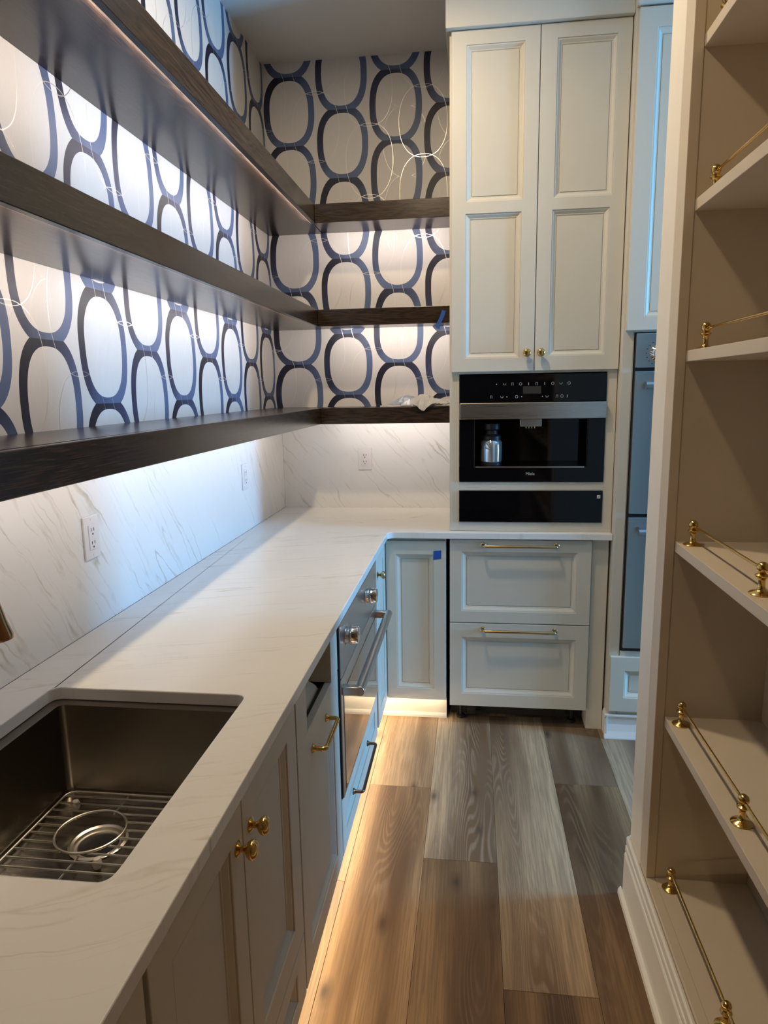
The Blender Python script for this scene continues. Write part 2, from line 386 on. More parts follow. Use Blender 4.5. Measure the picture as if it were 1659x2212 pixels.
def pull(parent, F, a, b, n0, out=.03, r=.0055, mat='champagne', name='handle', collar=True):
    """bar pull from a=(u,v) to b with two posts"""
    T, ax = F; m = MB(); (ua, va), (ub, vb) = a, b
    d = Vector((ub-ua, vb-va)); L = d.length; d /= L
    c = .010; P = []
    def pt(s_, nn): return T(ua+d.x*s_, va+d.y*s_, nn)
    P.append(pt(0, n0)); P.append(pt(0, n0+out-c))
    for i in range(1, 6):
        t = i/6*PI/2; P.append(pt(c-c*math.cos(t), n0+out-c+c*math.sin(t)))
    P += [pt(c, n0+out), pt(L-c, n0+out)]
    for i in range(1, 6):
        t = i/6*PI/2; P.append(pt(L-c+c*math.sin(t), n0+out-c+c*math.cos(t)))
    P += [pt(L, n0+out-c), pt(L, n0)]
    m.tube(P, r, 12)
    if collar:
        for s_ in (0, L): m.lathe([(0, 0), (r*2.0, 0), (r*2.0, .003), (r*1.35, .006), (r*1.25, .010), (0, .010)], pt(s_, n0), ax, 16)
    return m.build(name, mat, parent, smooth=True)
def writing(body, size, parent, loc, rot, mat, name='lettering'):
    cu = bpy.data.curves.new(name, 'FONT'); cu.body = body; cu.size = size; cu.align_x = 'CENTER'; cu.align_y = 'CENTER'; cu.extrude = .0002; cu.resolution_u = 3
    t = bpy.data.objects.new('tmp_text', cu); COL.objects.link(t)
    dg = bpy.context.evaluated_depsgraph_get(); me = bpy.data.meshes.new_from_object(t.evaluated_get(dg)); bpy.data.objects.remove(t)
    me.name = name; me.materials.clear(); me.materials.append(MAT[mat])
    o = bpy.data.objects.new(name, me); COL.objects.link(o); o.parent = parent; o.location = Vector(loc) - wloc(parent); o.rotation_euler = rot; WL[o.name] = Vector(loc)
    return o

# ------------------------------------------------------------------ structure
ZC = 3.125; YW = 3.607; XW = -.03
YB = -2.8                                   # wall behind the camera
XE = 4.75                                   # kitchen's far side
struct(B('wall_left', 'paper_left', None, XW-.12, XW, YB, YW+.12, 0, ZC, 0))
struct(B('wall_back', 'paper_back', None, XW, 1.615, YW, YW+.12, 0, ZC, 0))
struct(B('wall_kitchen', 'kitchen', None, 1.615, XE+.12, YW, YW+.12, 0, ZC, 0))
struct(B('wall_front', 'kitchen', None, XW-.12, XE+.12, YB-.12, YB, 0, ZC, 0))
struct(B('ceiling', 'ceiling', None, XW-.12, XE+.12, YB-.12, YW+.12, ZC, ZC+.1, 0))
# partition that holds the bookcase: back, far pillar
m = MB(); m.box(1.765, 1.87, YB, 1.92, 0, ZC); m.box(1.487, 1.765, 1.80, 1.92, 0, ZC)
struct(m.build('wall_right', 'wall', None, .004))
# far kitchen wall with the window opening
m = MB(); wy0, wy1, wz0, wz1 = 2.02, 2.66, .68, 2.42
m.box(XE, XE+.12, YB, wy0, 0, ZC); m.box(XE, XE+.12, wy1, YW, 0, ZC); m.box(XE, XE+.12, wy0, wy1, 0, wz0); m.box(XE, XE+.12, wy0, wy1, wz1, ZC)
struct(m.build('wall_far', 'kitchen', None))
wn = struct(thing('window_1', (XE+.06, (wy0+wy1)/2, wz0), None, None))
m = MB(); t_ = .045
m.box(XE+.03, XE+.09, wy0, wy0+t_, wz0, wz1); m.box(XE+.03, XE+.09, wy1-t_, wy1, wz0, wz1); m.box(XE+.03, XE+.09, wy0, wy1, wz0, wz0+t_); m.box(XE+.03, XE+.09, wy0, wy1, wz1-t_, wz1)
m.build('window_frame', 'trim', wn)
B('pane', 'glass', wn, XE+.055, XE+.061, wy0+t_, wy1-t_, wz0+t_, wz1-t_, 0)
# floor: subfloor with every plank a part
fl = struct(MB().box(XW-.12, XE+.12, YB-.12, YW+.12, -.06, -.012).build('floor', 'cavity', None))
x = .617 - 3*.2412; PW = .2412; col_i = 0; first_joint = {3: 2.445, 4: 2.035, 5: 1.552, 6: 2.523, 2: 1.9}
plank_light_tones = {(3, 'f'): (1.05, .95, .85), (3, 'n'): (.86, .73, .60), (4, 'f'): (1.10, 1.08, 1.06), (4, 'n'): (.66, .54, .41), (5, 'f'): (1.12, 1.08, 1.02), (5, 'n'): (.66, .53, .40), (6, 'f'): (.86, .80, .76), (6, 'n'): (.62, .51, .39)}  # plank tints, with daylight painted into far ones and warm dimness into near
while x < XE:
    x0, x1 = max(x, XW), min(x+PW, XE)
    j = first_joint.get(col_i, random.uniform(.9, 2.9)); ys = [j]
    L = 1.52
    a = j
    while a > YB: a -= L; ys.append(a)
    a = j
    while a < YW: a += L; ys.append(a)
    ys = sorted(min(max(q, YB), YW) for q in ys)
    for a, b in zip(ys, ys[1:]):
        if b-a < .02 or x1-x0 < .02: continue
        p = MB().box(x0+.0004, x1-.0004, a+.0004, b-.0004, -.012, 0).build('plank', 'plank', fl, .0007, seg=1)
        key = (col_i, 'f' if a >= j-.01 else 'n'); c = plank_light_tones.get(key)
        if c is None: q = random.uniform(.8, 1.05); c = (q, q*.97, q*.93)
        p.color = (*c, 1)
    x += PW; col_i += 1
# baseboard along the bookcase and round the pillar end
prof = [(0, 0), (.0, .205), (.006, .208), (.010, .203), (.0105, .184), (.007, .181), (.012, .176), (.0125, .160), (.009, .157), (.0125, .153), (.0145, .147), (.0145, 0)]
m = MB()
m.prism(prof, lambda p, q, t: (1.487-p, t, q), YB, 1.922)
m.prism(prof, lambda p, q, t: (t, 1.92+p, q), 1.487, 1.87)
m.prism([(.0145, 0), (.0145, .024), (.019, .022), (.0235, .014), (.025, 0)], lambda p, q, t: (1.487-p, t, q), YB, 1.94)
struct(m.build('baseboard_right', 'trim', None, .0008))
# crown fascia above the tall cabinets
m = MB(); m.box(.900, 1.607, 2.942, 3.60, 2.908, ZC); m.box(1.607, 2.46, 2.885, 3.60, 2.912, ZC)
struct(m.build('trim_1', 'paint', None, .002))

# ------------------------------------------------------------------ bookcase on the right
XS, XF, YS, YN = 1.511, 1.487, 1.735, -1.2
bk = thing('bookcase', (1.62, .3, 0), 'tall built-in cream pantry bookcase whose shelves carry brass gallery rails', 'bookcase')
m = MB(); m.box(XS, 1.765, YS, YS+.02, .19, ZC)
m.build('side_panel', 'case', bk)
B('side_panel', 'case', bk, XS, 1.765, YN-.02, YN, .19, ZC)
B('back_panel', 'case', bk, 1.748, 1.764, YN, YS, .19, ZC)
B('face_stile', 'case', bk, XF+.0005, XS, YS-.002, 1.799, .19, ZC)
B('bottom_rail', 'case', bk, XF+.0005, XS, YN, YS-.002, .02, .217)
SZ = [2.291, 1.952, 1.6164, 1.155, .688, .217]
def post_mesh():
    prof = [(0, 0), (.021, 0), (.0215, .002), (.0185, .0045), (.010, .007), (.0072, .010), (.0062, .018), (.0062, .027), (.0080, .031), (.0120, .034), (.0125, .0365), (.0090, .039), (.0068, .0405), (.0085, .043), (.0105, .0475), (.0108, .052), (.0090, .057), (.0050, .0605), (0, .0615)]
    return prof
XR = 1.5405
for i, z in enumerate(SZ):
    last = i == 5
    sh = B('shelf', 'case', bk, XS if last else XS+.0005, 1.748, YN, YS, z-.0255, z, .0012)
    ys_ = [1.695, 1.292, .889, .486, .083]
    for yy in ys_:
        MB().lathe(post_mesh(), (XR, yy, z), (0, 0, 1), 22).build('rail_post', 'brass', sh, smooth=True)
    MB().tube([(XR, 1.71, z+.0475), (XR, .06, z+.0475)], .0032, 10).build('gallery_rail', 'brass', sh, smooth=True)

# ------------------------------------------------------------------ floating shelves
DS, YSF, XR2 = .270, 3.340, .913
def floating(zb, zt, which):
    lab = {3: 'topmost dark oak L-shaped floating shelf nearest the ceiling', 2: 'middle dark oak L-shaped floating shelf with blue tape hanging off its edge', 1: 'lowest dark oak floating shelf just above the white stone backsplash'}[which]
    t = thing('floating_shelf', (0.1, 1.5, zb), lab, 'shelf', 'dark oak floating shelves')
    m = MB(); m.box(XW, DS-.020, .30, YW, zb+.009, zt); m.box(DS-.020, DS, .30, YSF+.02, zb, zt)
    m.build('long_board', 'oak_y', t, .0018)
    m = MB(); m.box(DS-.018, XR2, YSF+.02, YW, zb+.009, zt-.0003); m.box(DS+.0005, XR2, YSF, YSF+.02, zb, zt-.0003)
    m.build('short_board', 'oak_x', t, .0018)
    B('led_strip', 'led', t, DS-.0235, DS-.0205, .34, YSF+.01, zb+.002, zb+.008, 0)
    B('led_strip', 'led', t, DS, XR2-.01, YSF+.0205, YSF+.0235, zb+.002, zb+.008, 0)
    e = {3: 2.1, 2: 2.15, 1: 1.35}[which]
    LEDC = (1.0, .89, .83)
    lamp('shelf_led', 'AREA', (DS-.026, 1.84, zb+.0045), e*2.95, LEDC, (-1, 0, -.12), shape='RECTANGLE', size=2.98, size_y=.007)
    lamp('shelf_led', 'AREA', ((DS+XR2)/2, YSF+.026, zb+.0045), e*.75, LEDC, (0, 1, -.12), shape='RECTANGLE', size=.62, size_y=.007)
    return t
floating(2.314, 2.398, 3); floating(1.842, 1.9205, 2); floating(1.3735, 1.452, 1)

# ------------------------------------------------------------------ counter, backsplash
def counter():
    bm = bmesh.new(); zt, zb = .915, .887
    def arc(cx, cy, r, a0, a1, n=8): return [(cx+r*math.cos(a0+(a1-a0)*i/n), cy+r*math.sin(a0+(a1-a0)*i/n)) for i in range(n+1)]
    xf, yf = .643, 2.945
    outer = [(XW+.03, -.75), (xf, -.75)] + arc(xf+.03, yf-.03, .03, PI, PI/2) + [(1.607, yf), (1.607, 3.5), (.93, 3.5), (.93, 3.587), (0, 3.587)]
    x0, x1, y0, y1, r = .112, .545, .735, 1.292, .022
    hole = arc(x0+r, y0+r, r, PI, 1.5*PI) + arc(x1-r, y0+r, r, 1.5*PI, 2*PI) + arc(x1-r, y1-r, r, 0, PI/2) + arc(x0+r, y1-r, r, PI/2, PI)
    edges = []; tops = []
    for L in (outer, hole):
        v = [bm.verts.new((a, b, zt)) for a, b in L]; tops.append(v)
        for i in range(len(v)): edges.append(bm.edges.new((v[i], v[(i+1) % len(v)])))
    g = bmesh.ops.triangle_fill(bm, use_beauty=True, use_dissolve=False, edges=edges)
    faces = [f for f in g['geom'] if isinstance(f, bmesh.types.BMFace)]
    bmesh.ops.dissolve_limit(bm, angle_limit=.001, verts=[], edges=[e for e in bm.edges if len(e.link_faces) == 2]) if False else None
    low = {v: bm.verts.new((v.co.x, v.co.y, zb)) for L in tops for v in L}
    for f in list(faces): bm.faces.new([low[v] for v in reversed(f.verts)])
    for L in tops:
        for i in range(len(L)):
            a, b = L[i], L[(i+1) % len(L)]; bm.faces.new((a, b, low[b], low[a]))
    m = MB(); m.bm.free(); m.bm = bm
    o = m.build('countertop', 'quartz_top', None, .0025)
    return tag(o, 'white veined quartz worktop running L-shaped under the dark shelves', 'countertop')
counter()
tag(B('backsplash', 'quartz_left', None, XW, 0, -.75, YW-.02, .915, 1.3733, 0), 'long white marbled stone backsplash on the left wall with two outlets', 'backsplash')
tag(B('backsplash', 'quartz_back', None, 0.0005, .912, 3.587, YW, .915, 1.3733, 0), 'short white marbled stone backsplash on the end wall with one outlet', 'backsplash')
def outlet(F, u, v, label):
    T, ax = F; c = T(u, v, 0); t = thing('electrical_outlet', c, label, 'outlet', 'white outlets on the stone backsplash')
    def bx(a, b, c_, d, n0, n1, name, mat, par, bev=.0008):
        p, q = T(u+a, v+c_, n0), T(u+b, v+d, n1)
        return B(name, mat, par, min(p[0], q[0]), max(p[0], q[0]), min(p[1], q[1]), max(p[1], q[1]), min(p[2], q[2]), max(p[2], q[2]), bev)
    bx(-.036, .036, -.058, .058, 0, .006, 'wall_plate', 'plastic', t, .002)
    rc = bx(-.0168, .0168, -.0335, .0335, .0055, .0085, 'receptacle', 'plastic', t, .001)
    for dv in (-.0175, .0175):
        for du in (-.0065, .0065): bx(du-.0013, du+.0013, dv-.001, dv+.0075, .0083, .0088, 'slot', 'cavity', rc, 0)
        MB().lathe([(0, .0002), (.0028, .0002), (.0028, .0006), (0, .0006)], T(u, v+dv-.0085, .0083), ax, 10).build('ground_hole', 'cavity', rc)
    for dv in (-.0475, .0475): MB().lathe([(0, 0), (.003, 0), (.0025, .0012), (0, .0012)], T(u, v+dv, .006), ax, 10).build('screw', 'plastic', t)
outlet(FX(0), 1.672, 1.164, 'white duplex outlet on the left backsplash, nearer the sink')
outlet(FX(0), 2.937, 1.164, 'white duplex outlet on the left backsplash, near the far corner')
outlet(FY(3.587), .447, 1.177, 'white duplex outlet on the end backsplash under the lowest shelf')

# ------------------------------------------------------------------ sink
sk = thing('sink', (.33, 1.01, .667), 'undermount brushed steel sink set into the white worktop', 'sink')
bm = bmesh.new(); m = MB(); m.bm.free(); m.bm = bm
def rr(x0, x1, y0, y1, r, z, n=5):
    out = []
    for cx, cy, a in ((x0+r, y0+r, PI), (x1-r, y0+r, 1.5*PI), (x1-r, y1-r, 0), (x0+r, y1-r, PI/2)):
        for i in range(n+1): out.append((cx+r*math.cos(a+PI/2*i/n), cy+r*math.sin(a+PI/2*i/n), z))
    return out
X0, X1, Y0, Y1 = .138, .538, .742, 1.268
loops = [rr(X0-.03, X1+.03, Y0-.03, Y1+.03, .03, .8865), rr(X0, X1, Y0, Y1, .014, .8865), rr(X0, X1, Y0, Y1, .014, .684), rr(X0+.004, X1-.004, Y0+.004, Y1-.004, .014, .675), rr(X0+.010, X1-.010, Y0+.010, Y1-.010, .014, .672)]
prev = None
for L in loops:
    v = [bm.verts.new(c) for c in L]
    if prev:
        for i in range(len(v)): bm.faces.new((prev[i], prev[(i+1) % len(v)], v[(i+1) % len(v)], v[i]))
    prev = v
ctr = [bm.verts.new((.285+.054*math.cos(-PI*.75+2*PI*i/24), 1.128+.054*math.sin(-PI*.75+2*PI*i/24), .670)) for i in range(24)]
for i in range(24): bm.faces.new((prev[i], prev[(i+1) % 24], ctr[(i+1) % 24], ctr[i]))
m.build('basin', 'sink', sk, smooth=True)
MB().lathe([(.054, 0), (.056, .002), (.051, .0045), (.0465, .002), (.0445, -.004), (.0405, -.005), (.039, -.003), (.0375, -.006), (.0375, -.03)], (.285, 1.128, .670), (0, 0, 1), 32).build('drain_flange', 'wire', sk, smooth=True)
MB().lathe([(0, 0), (.038, 0), (.038, -.03), (0, -.03)], (.285, 1.128, .662), (0, 0, 1), 24).build('drain_hole', 'black', sk)
gr = thing('sink_grid', (.33, 1.0, .675), 'chrome wire grid with a round drain ring lying in the sink', 'sink grid')
ZG = .690; gx0, gx1, gy0, gy1 = .146, .530, .752, 1.258
m = MB(); m.tube([c for c in rr(gx0, gx1, gy0, gy1, .02, ZG)], .0024, 8, closed=True); m.build('outer_frame', 'wire', gr, smooth=True)
RC = (.270, 1.130); RR = .066
k = 0; yy = gy0+.024
wire_src = {}
while yy < gy1-.01:
    dy = abs(yy-RC[1])
    segs = [(gx0, gx1)] if dy > RR else [(gx0, RC[0]-math.sqrt(RR*RR-dy*dy)), (RC[0]+math.sqrt(RR*RR-dy*dy), gx1)]
    for a, b in segs: MB().tube([(a, yy, ZG), (b, yy, ZG)], .0021, 6).build('wire', 'wire', gr, smooth=True)
    yy += .0245
for a, b in ((gy0, RC[1]-RR), (RC[1]+RR, gy1)):
    MB().tube([(RC[0]+.012, a, ZG-.004), (RC[0]+.012, b, ZG-.004)], .0021, 6).build('cross_wire', 'wire', gr, smooth=True)
MB().tube([(RC[0]+RR*math.cos(2*PI*i/40), RC[1]+RR*math.sin(2*PI*i/40), ZG+.003) for i in range(40)], .0026, 8, closed=True).build('drain_ring', 'wire', gr, smooth=True)
for a, b in ((.182, 1.222), (.488, 1.222), (.182, .79), (.488, .79), (RC[0]+.055, RC[1]-.075)):
    MB().lathe([(0, -.016), (.006, -.016), (.0085, -.010), (.0085, -.003), (.006, .003), (0, .005)], (a, b, ZG), (0, 0, 1), 14).build('foot', 'grime', gr, smooth=True)
# faucet, only its spray tip reaches into the frame
fa = thing('faucet', (.055, 1.045, .915), 'copper toned faucet tip over the sink at the left edge', 'faucet')
MB().lathe([(0, 0), (.027, 0), (.027, .006), (.021, .012), (.018, .05), (.018, .10), (0, .10)], (.055, 1.045, .915), (0, 0, 1), 24).build('faucet_base', 'copper', fa, smooth=True)
arcp = [(.055, 1.045, .99), (.055, 1.045, 1.22)] + [(.055+.065*(1-math.cos(PI*i/12)), 1.045, 1.22+.07*math.sin(PI*i/12)) for i in range(1, 13)] + [(.182, 1.045, 1.19)]
MB().tube(arcp, .0115, 14).build('spout', 'copper', fa, smooth=True)
MB().lathe([(0, 0), (.0125, 0), (.0135, .02), (.0165, .05), (.0205, .072), (.0215, .078), (.0205, .084), (.016, .085), (0, .084)], (.181, 1.045, 1.2005), (.16, 0, -1), 24).build('spray_head', 'copper', fa, smooth=True)
MB().tube([(.055, 1.027, 1.045), (.055, .96, 1.01)], .006, 10).build('lever', 'copper', fa, smooth=True)

# ------------------------------------------------------------------ base cabinets, left run (faces look +x)
CF, DF = .605, .605                       # carcass face; fronts are 20 mm proud
FXl = FX(DF)
def toe(parent, y0, y1): B('toe_kick', 'paint', parent, .53, .55, y0, y1, 0, .115, 0)
def carcass(parent, y0, y1, z0=.112, z1=.886): B('carcass', 'paint', parent, .03, CF, y0, y1, z0, z1, .001)
c0 = thing('base_cabinet', (.3, -.05, 0), 'cream base cabinet nearest the camera at the bottom left edge', 'cabinet')
carcass(c0, -.75, .664); toe(c0, -.75, .664)
panel_front('door', c0, FXl, -.70, -.02, .12, .872, [(-.635, -.085, .19, .805)]); panel_front('door', c0, FXl, -.015, .660, .12, .872, [(.05, .595, .19, .805)])
c1 = thing('sink_cabinet', (.3, 1.02, 0), 'cream sink base cabinet with two brass knobs and a low drawer front', 'cabinet')
m = MB(); m.box(.03, CF, .668, .680, .112, .886); m.box(.03, CF, 1.364, 1.376, .112, .886); m.box(.03, CF, .680, 1.364, .112, .28); m.box(.585, CF, .680, 1.364, .28, .655); m.box(.585, CF, .680, 1.364, .655, .886)
m.build('carcass', 'paint', c1); toe(c1, .664, 1.378)
da = panel_front('door', c1, FXl, .672, 1.0125, .285, .872, [(.735, .955, .35, .805)]); knob(da, FXl, .9855, .787, .02)
db = panel_front('door', c1, FXl, 1.0160, 1.372, .285, .872, [(1.075, 1.300, .35, .805)]); knob(db, FXl, 1.052, .786, .02)
panel_front('drawer', c1, FXl, .672, 1.372, .12, .281, [(.735, 1.300, .165, .236)])
c2 = thing('pullout_cabinet', (.3, 1.6, 0), 'cream pull-out waste cabinet with an open top slot beside the oven', 'cabinet')
m = MB(); m.box(.03, CF+.02, 1.380, 1.474, .738, .872); m.box(.03, CF+.02, 1.757, 1.848, .738, .872); m.box(.03, .05, 1.474, 1.757, .112, .872); m.box(.03, CF, 1.380, 1.395, .112, .738); m.box(.03, CF, 1.833, 1.848, .112, .738); m.box(.03, CF, 1.395, 1.833, .112, .13); m.box(.03, CF+.02, 1.380, 1.848, .868, .886)
m.build('carcass', 'paint', c2); toe(c2, 1.378, 1.85)
dt = panel_front('door', c2, FXl, 1.380, 1.846, .12, .736, [(1.445, 1.775, .185, .585)]); pull(dt, FXl, (1.518, .672), (1.676, .673), .02, out=.034, r=.0058, mat='brass')
wb = thing('waste_bin', (.5, 1.62, .132), 'dark rimmed waste bin with a tan liner inside the open cabinet slot', 'bin')
m = MB(); L0 = rr(.408, .601, 1.42, 1.80, .05, .722); L1 = rr(.42, .58, 1.45, 1.77, .05, .135); prev = None
for L in (L1, L0):
    v = [m.bm.verts.new(c) for c in L]
    if prev:
        for i in range(len(v)): m.bm.faces.new((prev[i], prev[(i+1) % len(v)], v[(i+1) % len(v)], v[i]))
    else: m.bm.faces.new(v)
    prev = v
m.build('bin_body', 'black', wb, smooth=True)
MB().tube(rr(.41, .602, 1.42, 1.80, .05, .724), .0100, 10, closed=True).build('rim', 'black', wb, smooth=True)
m = MB(); prev = None
for ins, zz in ((.0, .712), (.010, .730), (.030, .748), (.055, .758), (.075, .761)):
    v = [m.bm.verts.new(c) for c in rr(.415+ins, .596-ins, 1.428+ins, 1.785-ins, max(.048-ins*.5, .006), zz)]
    if prev:
        for i in range(len(v)): m.bm.faces.new((prev[i], prev[(i+1) % len(v)], v[(i+1) % len(v)], v[i]))
    prev = v
m.bm.faces.new(prev); m.build('liner', 'liner', wb, smooth=True)
# oven ---------------------------------------------------------------
OY0, OY1 = 1.862, 2.624
ov = thing('built_in_oven', (.3, 2.24, .31), 'steel built-in oven under the worktop with two knobs and a thick bar handle', 'oven')
B('oven_body', 'black', ov, .06, .6272, OY0, OY1, .312, .866, .001)
cp = B('control_panel', 'steel', ov, .6274, .632, OY0+.001, OY1-.001, .700, .866, .002)
FXo = FX(.632)
for yy in (1.950, 2.352):
    prof = [(0, 0), (.029, 0), (.029, .003), (.024, .005), (.0235, .012), (.026, .0135), (.0265, .017), (.0235, .0185), (.0225, .034), (.021, .037), (0, .037)]
    kn = MB().lathe([(a*1.15, b*1.12) for a, b in prof], (.632, yy, .806), (1, 0, 0), 32).build('control_knob', 'chrome', cp, smooth=True)
    MB().box(.652, .6745, yy-.003, yy+.003, .806, .832).build('pointer', 'chrome', kn)
od = B('oven_door', 'steel', ov, .6274, .631, OY0+.001, OY1-.001, .315, .694, .002)
B('door_glass', 'oven_glass', od, .6305, .6325, OY0+.035, OY1-.012, .326, .645, .0005)
m = MB(); hz = .655; hx = .682
m.tube([(hx, OY0+.018, hz), (hx, OY1-.018, hz)], .0155, 18)
for yy in (OY0+.03, OY1-.03):
    m.box(.630, hx, yy-.013, yy+.013, hz-.013, hz+.013)
m.build('handle', 'steel', od, .002, smooth=True)
c3 = thing('oven_cabinet', (.3, 2.24, 0), 'cream cabinet housing the oven with one low drawer and slim pull', 'cabinet')
m = MB(); m.box(.03, CF-.001, 1.850, 1.857, .112, .886); m.box(.03, CF+.012, 2.629, 2.672, .112, .886); m.box(.03, CF-.001, 1.857, 2.629, .112, .305); m.box(.03, CF+.012, 1.850, 2.672, .868, .886)
m.build('carcass', 'paint', c3); toe(c3, 1.85, 2.672)
dw = panel_front('drawer', c3, FXl, 1.856, 2.626, .12, .306, [(1.918, 2.564, .175, .252)]); pull(dw, FXl, (2.040, .226), (2.350, .228), .02, out=.034, r=.0055, mat='bronze')
c4 = thing('corner_cabinet', (.4, 2.9, 0), 'cream inside-corner base cabinet with a narrow knobbed door and a taped door', 'cabinet')
m = MB(); m.box(.03, CF, 2.674, 2.985, .112, .886); m.box(.03, .899, 2.985, 3.58, .112, .886)
m.build('carcass', 'paint', c4)
m = MB(); m.box(.53, .55, 2.672, 3.06, 0, .115); m.box(.55, .898, 3.04, 3.06, 0, .115); m.prism([(0, 0), (0, .02), (.006, .018), (.011, .010), (.012, 0)], lambda p, q, t: (t, 3.04-p, q), .55, .898); m.build('toe_kick', 'trim', c4)
dn = panel_front('door', c4, FXl, 2.676, 2.962, .12, .872, [(2.738, 2.905, .18, .812)]); knob(dn, FXl, 2.706, .785, .02, 'champagne')
FYc = FY(2.985)
panel_front('door', c4, FYc, .628, .898, .12, .872, [(.674, .842, .174, .809)])
# toe-kick light strips
for par, a in ((c1, (.548, .5515, -.6, 2.95)),):
    B('toe_light', 'led_warm', c4, .575, .583, 2.70, 2.95, .1075, .1115, 0); B('toe_light', 'led_warm', c3, .575, .583, 1.86, 2.66, .1075, .1115, 0); B('toe_light', 'led_warm', c1, .575, .583, .67, 1.37, .1075, .1115, 0)
lamp('toe_led', 'AREA', (.580, 1.15, .105), 7.0, (1.0, .76, .46), (.55, 0, -1), shape='RECTANGLE', size=3.7, size_y=.008)
lamp('toe_led', 'AREA', (.74, 3.005, .105), .25, (1.0, .76, .46), (0, .2, -1), shape='RECTANGLE', size=.3, size_y=.008)

# ------------------------------------------------------------------ drawer refrigerator
fr = thing('drawer_refrigerator', (1.22, 3.2, 0), 'two-drawer panelled undercounter refrigerator with long champagne bar pulls', 'refrigerator')
B('refrigerator_body', 'black', fr, .918, 1.524, 2.9855, 3.56, .094, .882, .001)
f1 = panel_front('drawer', fr, FYc, .915, 1.5265, .499, .880, [(.968, 1.468, .553, .825)])
f2 = panel_front('drawer', fr, FYc, .915, 1.5265, .097, .495, [(.970, 1.471, .158, .428)])
FYd = FY(2.985)
pull(f1, FYd, (1.062, .857), (1.378, .857), .02, out=.030, r=.0065)
pull(f2, FYd, (1.064, .469), (1.380, .469), .02, out=.030, r=.0065)
for xx in (.965, 1.475):
    MB().lathe([(0, 0), (.020, 0), (.020, .012), (.008, .016), (.008, .09), (0, .09)], (xx, 3.05, .001), (0, 0, 1), 16).build('leveling_foot', 'black', fr, smooth=True)
    B('bracket', 'black', fr, xx+(.03 if xx < 1.2 else -.07), xx+(.07 if xx < 1.2 else -.03), 3.04, 3.06, .02, .094)
B('grille', 'cavity', fr, .918, 1.524, 3.09, 3.10, .002, .094)
tag(B('end_panel', 'paint', None, 1.530, 1.6005, 2.985, 3.58, 0, .886, .001), 'narrow cream upright panel right of the drawer refrigerator', 'panel')

# ------------------------------------------------------------------ tall coffee cabinet (stands on the counter)
tc = thing('tall_cabinet', (1.265, 3.2, .915), 'tall cream two-door cabinet standing on the worktop around the coffee machine', 'cabinet')
yf = 2.985; FYt = FY(yf)
m = MB(); a0, a1 = .914, 1.606; ux0, ux1 = .955, 1.566
m.box(a0, ux0, yf, 3.585, .916, 2.93); m.box(ux1, a1, yf, 3.585, .916, 2.93)
m.box(ux0, ux1, yf, 3.585, 1.595, 2.93); m.box(ux0, ux1, yf, 3.585, 1.096, 1.134); m.box(ux0, ux1, yf, 3.585, .916, .957); m.box(ux0, ux1, 3.56, 3.585, .957, 1.595)
m.build('carcass', 'paint', tc, .001)
dl = panel_front('door', tc, FYt, .922, 1.2635, 1.604, 2.906, [(.982, 1.207, 2.279, 2.853), (.979, 1.202, 1.660, 2.232)], mold=.02, dep=.012)
dr = panel_front('door', tc, FYt, 1.2665, 1.605, 1.604, 2.906, [(1.329, 1.553, 2.279, 2.853), (1.324, 1.546, 1.664, 2.232)], mold=.02, dep=.012)
knob(dl, FYt, 1.233, 1.677, .02); knob(dr, FYt, 1.290, 1.677, .02)
# coffee machine -----------------------------------------------------
cm = thing('coffee_machine', (1.26, 3.2, 1.1365), 'built-in black glass coffee machine with a steel band and dark niche', 'coffee machine')
mx0, mx1, my = .957, 1.564, 2.978
n0, n1, nz0, nz1 = 1.022, 1.494, 1.199, 1.404
m = MB(); m.box(mx0, mx1, my, 3.10, 1.1365, nz0); m.box(mx0, n0, my, 3.10, nz0, nz1); m.box(n1, mx1, my, 3.10, nz0, nz1); m.box(mx0+.002, mx1-.002, my+.004, 3.10, nz1, 1.476)
m.build('front_glass', 'glass_black', cm, .001)
m = MB(); m.box(n0-.001, n0+.003, my+.006, 3.11, nz0, nz1); m.box(n1-.003, n1+.001, my+.006, 3.11, nz0, nz1); m.box(n0, n1, 3.10, 3.11, nz0, nz1); m.box(n0, n1, my+.006, 3.11, nz0-.001, nz0+.003); m.box(n0, n1, my+.02, 3.11, nz1-.003, nz1+.001)
m.build('niche', 'glass_black', cm)
B('housing', 'black', cm, mx0+.006, mx1-.006, 3.11, 3.54, 1.15, 1.585)
pn = B('control_panel', 'glass_black', cm, mx0, mx1, my, 3.10, 1.4765, 1.5895, .001)
B('display', 'display', pn, 1.222, 1.297, my-.0008, my+.001, 1.510, 1.541, 0)
def icon(kind, x_, z_):
    m = MB(); y_ = my-.0006; s_ = .0055
    if kind == 0: m.tube([(x_+s_*math.cos(2*PI*i/12), y_, z_+s_*math.sin(2*PI*i/12)) for i in range(12)], .0007, 4, closed=True)
    elif kind == 1: m.tube([(x_-s_, y_, z_+s_*.6), (x_-s_*.7, y_, z_-s_*.6), (x_+s_*.7, y_, z_-s_*.6), (x_+s_, y_, z_+s_*.6)], .0008, 4)
    elif kind == 2: m.box(x_-.0012, x_+.0012, y_-.0004, y_+.0004, z_-s_, z_+s_)
    elif kind == 3: m.tube([(x_-s_*.6, y_, z_-s_), (x_-s_*.6, y_, z_+s_), (x_+s_*.6, y_, z_+s_), (x_+s_*.6, y_, z_-s_)], .0007, 4)
    else: m.lathe([(0, 0), (.0022, 0), (.0022, .0006), (0, .0006)], (x_, y_, z_), (0, -1, 0), 8)
    m.build('touch_icon', 'icon', pn)
for i, kd in enumerate((4, 1, 3, 0, 2, 3, 2, 0, 1, 0)): icon(kd, 1.112+i*.0332, 1.551)
